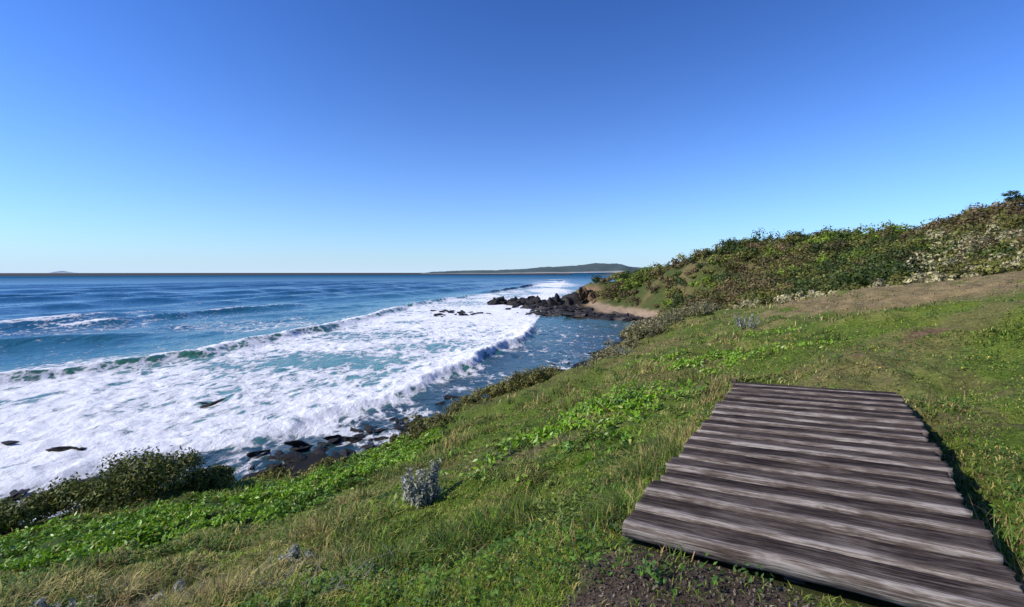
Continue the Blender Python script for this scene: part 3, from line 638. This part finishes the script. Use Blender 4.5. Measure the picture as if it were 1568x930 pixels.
tone=add(add(add(ma(g1,2.0,-1.03),edge.outputs['Color']),ma(g3,1.2,-.6)),add(ma(oi.outputs['Random'],.26,-.11),ma(g4,.8,-.4)))
cr=N.new('ShaderNodeValToRGB'); e_=cr.color_ramp.elements; e_[0].position=0; e_[0].color=(.015,.010,.008,1); e_[1].position=1.0; e_[1].color=(.34,.295,.25,1)
q=e_.new(.30); q.color=(.066,.047,.036,1); q=e_.new(.65); q.color=(.155,.122,.098,1)
Lk.new(tone,cr.inputs[0]); Lk.new(cr.outputs[0],b.inputs['Base Color']); b.inputs['Roughness'].default_value=.9; b.inputs['Specular IOR Level'].default_value=.12
bp=N.new('ShaderNodeBump'); bp.inputs['Strength'].default_value=.9; bp.inputs['Distance'].default_value=.012; Lk.new(g1,bp.inputs['Height']); Lk.new(bp.outputs[0],b.inputs['Normal'])
M_WOOD=m
par=bpy.data.objects.new('wooden_boardwalk',None); bpy.context.scene.collection.objects.link(par)
ax=Vector((PW[0],PW[1],PTILT)).normalized(); ay=Vector((PL[0],PL[1],0)).normalized(); az_=ax.cross(ay); ay=az_.cross(ax)
par.matrix_world=Matrix(((ax.x,ay.x,az_.x,PO[0]),(ax.y,ay.y,az_.y,PO[1]),(ax.z,ay.z,az_.z,PZ),(0,0,0,1)))
rg=np.random.default_rng(91)
NP=18; pitch=PLEN/NP
for i in range(NP):
    w=pitch-.024; nx=90; l0=-rg.uniform(0,.05); l1=PWID+rg.uniform(-.03,.06)
    prof=[(.0,-.08),(.0,-.018),(.006,-.004),(.022,.005),(w*.2,.006),(w*.4,-.006),(w*.7,-.008),(w-.025,-.004),(w-.006,-.010),(w,-.022),(w,-.08)]
    k=len(prof); xs=np.linspace(l0,l1,nx); V=np.zeros((nx,k,3))
    wob0=(fbm(xs,xs*0+i*7.3,.3,3,501)-.5)*.026; wobz=(fbm(xs,xs*0+i*3.1,.5,2,503)-.5)*.014
    for j,(a,zz_) in enumerate(prof):
        V[:,j,0]=xs; V[:,j,1]=a+wob0*(1 if j<4 else (-.6 if j>6 else 0)); V[:,j,2]=zz_+wobz+(fbm(xs,xs*0+i*5+j,.10,2,505)-.5)*.006
    V[0,:,0]+=rg.normal(0,.006,k); V[-1,:,0]+=rg.normal(0,.009,k)
    f=[[a*k+j,(a+1)*k+j,(a+1)*k+(j+1)%k,a*k+(j+1)%k] for a in range(nx-1) for j in range(k)]
    ob=make_mesh('plank_%d'%(i+1),V.reshape(-1,3),np.array(f),None,M_WOOD,False)
    me=ob.data
    bm=bmesh.new(); bm.from_mesh(me); bm.verts.ensure_lookup_table()
    bm.faces.new([bm.verts[j] for j in range(k)]); bm.faces.new([bm.verts[(nx-1)*k+j] for j in range(k)][::-1]); bmesh.ops.recalc_face_normals(bm,faces=bm.faces[:]); bm.to_mesh(me); bm.free()
    ob.parent=par; ob.location=(0,i*pitch,rg.uniform(-.008,.008)); ob.rotation_euler=(math.radians(rg.uniform(-1.6,1.6)),0,math.radians(rg.uniform(-.45,.45)))
def beam(name,x0,y0,z0,x1,y1,z1):
    bm=bmesh.new(); bmesh.ops.create_cube(bm,size=1)
    for v in bm.verts: v.co=((x0+x1)/2+v.co.x*(x1-x0),(y0+y1)/2+v.co.y*(y1-y0),(z0+z1)/2+v.co.z*(z1-z0))
    bmesh.ops.bevel(bm,geom=bm.edges[:],offset=.006,segments=1); me=bpy.data.meshes.new(name); bm.to_mesh(me); bm.free(); me.materials.append(M_WOOD)
    o=bpy.data.objects.new(name,me); bpy.context.scene.collection.objects.link(o); o.parent=par
beam('bearer_1',.10,.10,-.22,.20,PLEN-.03,-.094); beam('bearer_2',.87,.10,-.22,.97,PLEN-.03,-.094); beam('bearer_3',PWID-.2,.10,-.40,PWID-.10,PLEN-.03,-.094)
beam('end_post',-.08,PLEN-.10,-.3,-.02,PLEN-.03,.03)

# ---------------------------------------------------------------- world, sun, camera
sc=bpy.context.scene
w=bpy.data.worlds.new('World'); sc.world=w; w.use_nodes=True; nt=w.node_tree
sk=nt.nodes.new('ShaderNodeTexSky'); sk.sky_type='NISHITA'; sk.sun_disc=False; sk.sun_elevation=SUN_EL; sk.sun_rotation=SUN_AZ
sk.altitude=0; sk.air_density=1.0; sk.dust_density=.3; sk.ozone_density=3.0
s1=nt.nodes.new('ShaderNodeVectorMath'); s1.operation='MULTIPLY'; s1.inputs[1].default_value=(.12*.80,.12*1.15,.12*1.60); nt.links.new(sk.outputs[0],s1.inputs[0])
gm=nt.nodes.new('ShaderNodeGamma'); gm.inputs[1].default_value=1.38; nt.links.new(s1.outputs[0],gm.inputs[0])
tcw=nt.nodes.new('ShaderNodeTexCoord'); sp=nt.nodes.new('ShaderNodeSeparateXYZ'); nt.links.new(tcw.outputs['Generated'],sp.inputs[0])
def wm(op,a,bv):
    q=nt.nodes.new('ShaderNodeMath'); q.operation=op; nt.links.new(a,q.inputs[0])
    if bv is not None:
        if isinstance(bv,(int,float)): q.inputs[1].default_value=bv
        else: nt.links.new(bv,q.inputs[1])
    return q.outputs[0]
ab=wm('ABSOLUTE',sp.outputs['Z'],None)
h1=wm('MULTIPLY',wm('EXPONENT',wm('MULTIPLY',ab,-7.5),None),.66); h3=wm('MULTIPLY',wm('EXPONENT',wm('MULTIPLY',ab,-38.),None),.34)
hz=wm('ADD',h1,h3)
mixw=nt.nodes.new('ShaderNodeMix'); mixw.data_type='RGBA'; nt.links.new(hz,mixw.inputs[0]); nt.links.new(gm.outputs[0],mixw.inputs[6]); mixw.inputs[7].default_value=(.60,.78,.97,1)
s2=nt.nodes.new('ShaderNodeVectorMath'); s2.operation='SCALE'; s2.inputs['Scale'].default_value=1/.12; nt.links.new(mixw.outputs[2],s2.inputs[0])
bg=nt.nodes['Background']; nt.links.new(s2.outputs[0],bg.inputs['Color']); bg.inputs['Strength'].default_value=.12
d=Vector((math.sin(SUN_AZ)*math.cos(SUN_EL),math.cos(SUN_AZ)*math.cos(SUN_EL),math.sin(SUN_EL)))
L=bpy.data.lights.new('sun','SUN'); L.energy=5.0; L.angle=math.radians(.5); L.color=(1,.94,.84)
so=bpy.data.objects.new('sun',L); sc.collection.objects.link(so); so.rotation_euler=d.to_track_quat('Z','Y').to_euler()
cam=bpy.data.cameras.new('camera'); cam.sensor_width=36; cam.lens=F/1568*36; cam.shift_y=-48/1568; cam.clip_start=.05; cam.clip_end=100000
co=bpy.data.objects.new('camera',cam); sc.collection.objects.link(co); co.location=(0,0,EYE); co.rotation_euler=(math.radians(90),0,0); sc.camera=co
sc.view_settings.view_transform='Standard'; sc.view_settings.look='None'; sc.view_settings.exposure=0
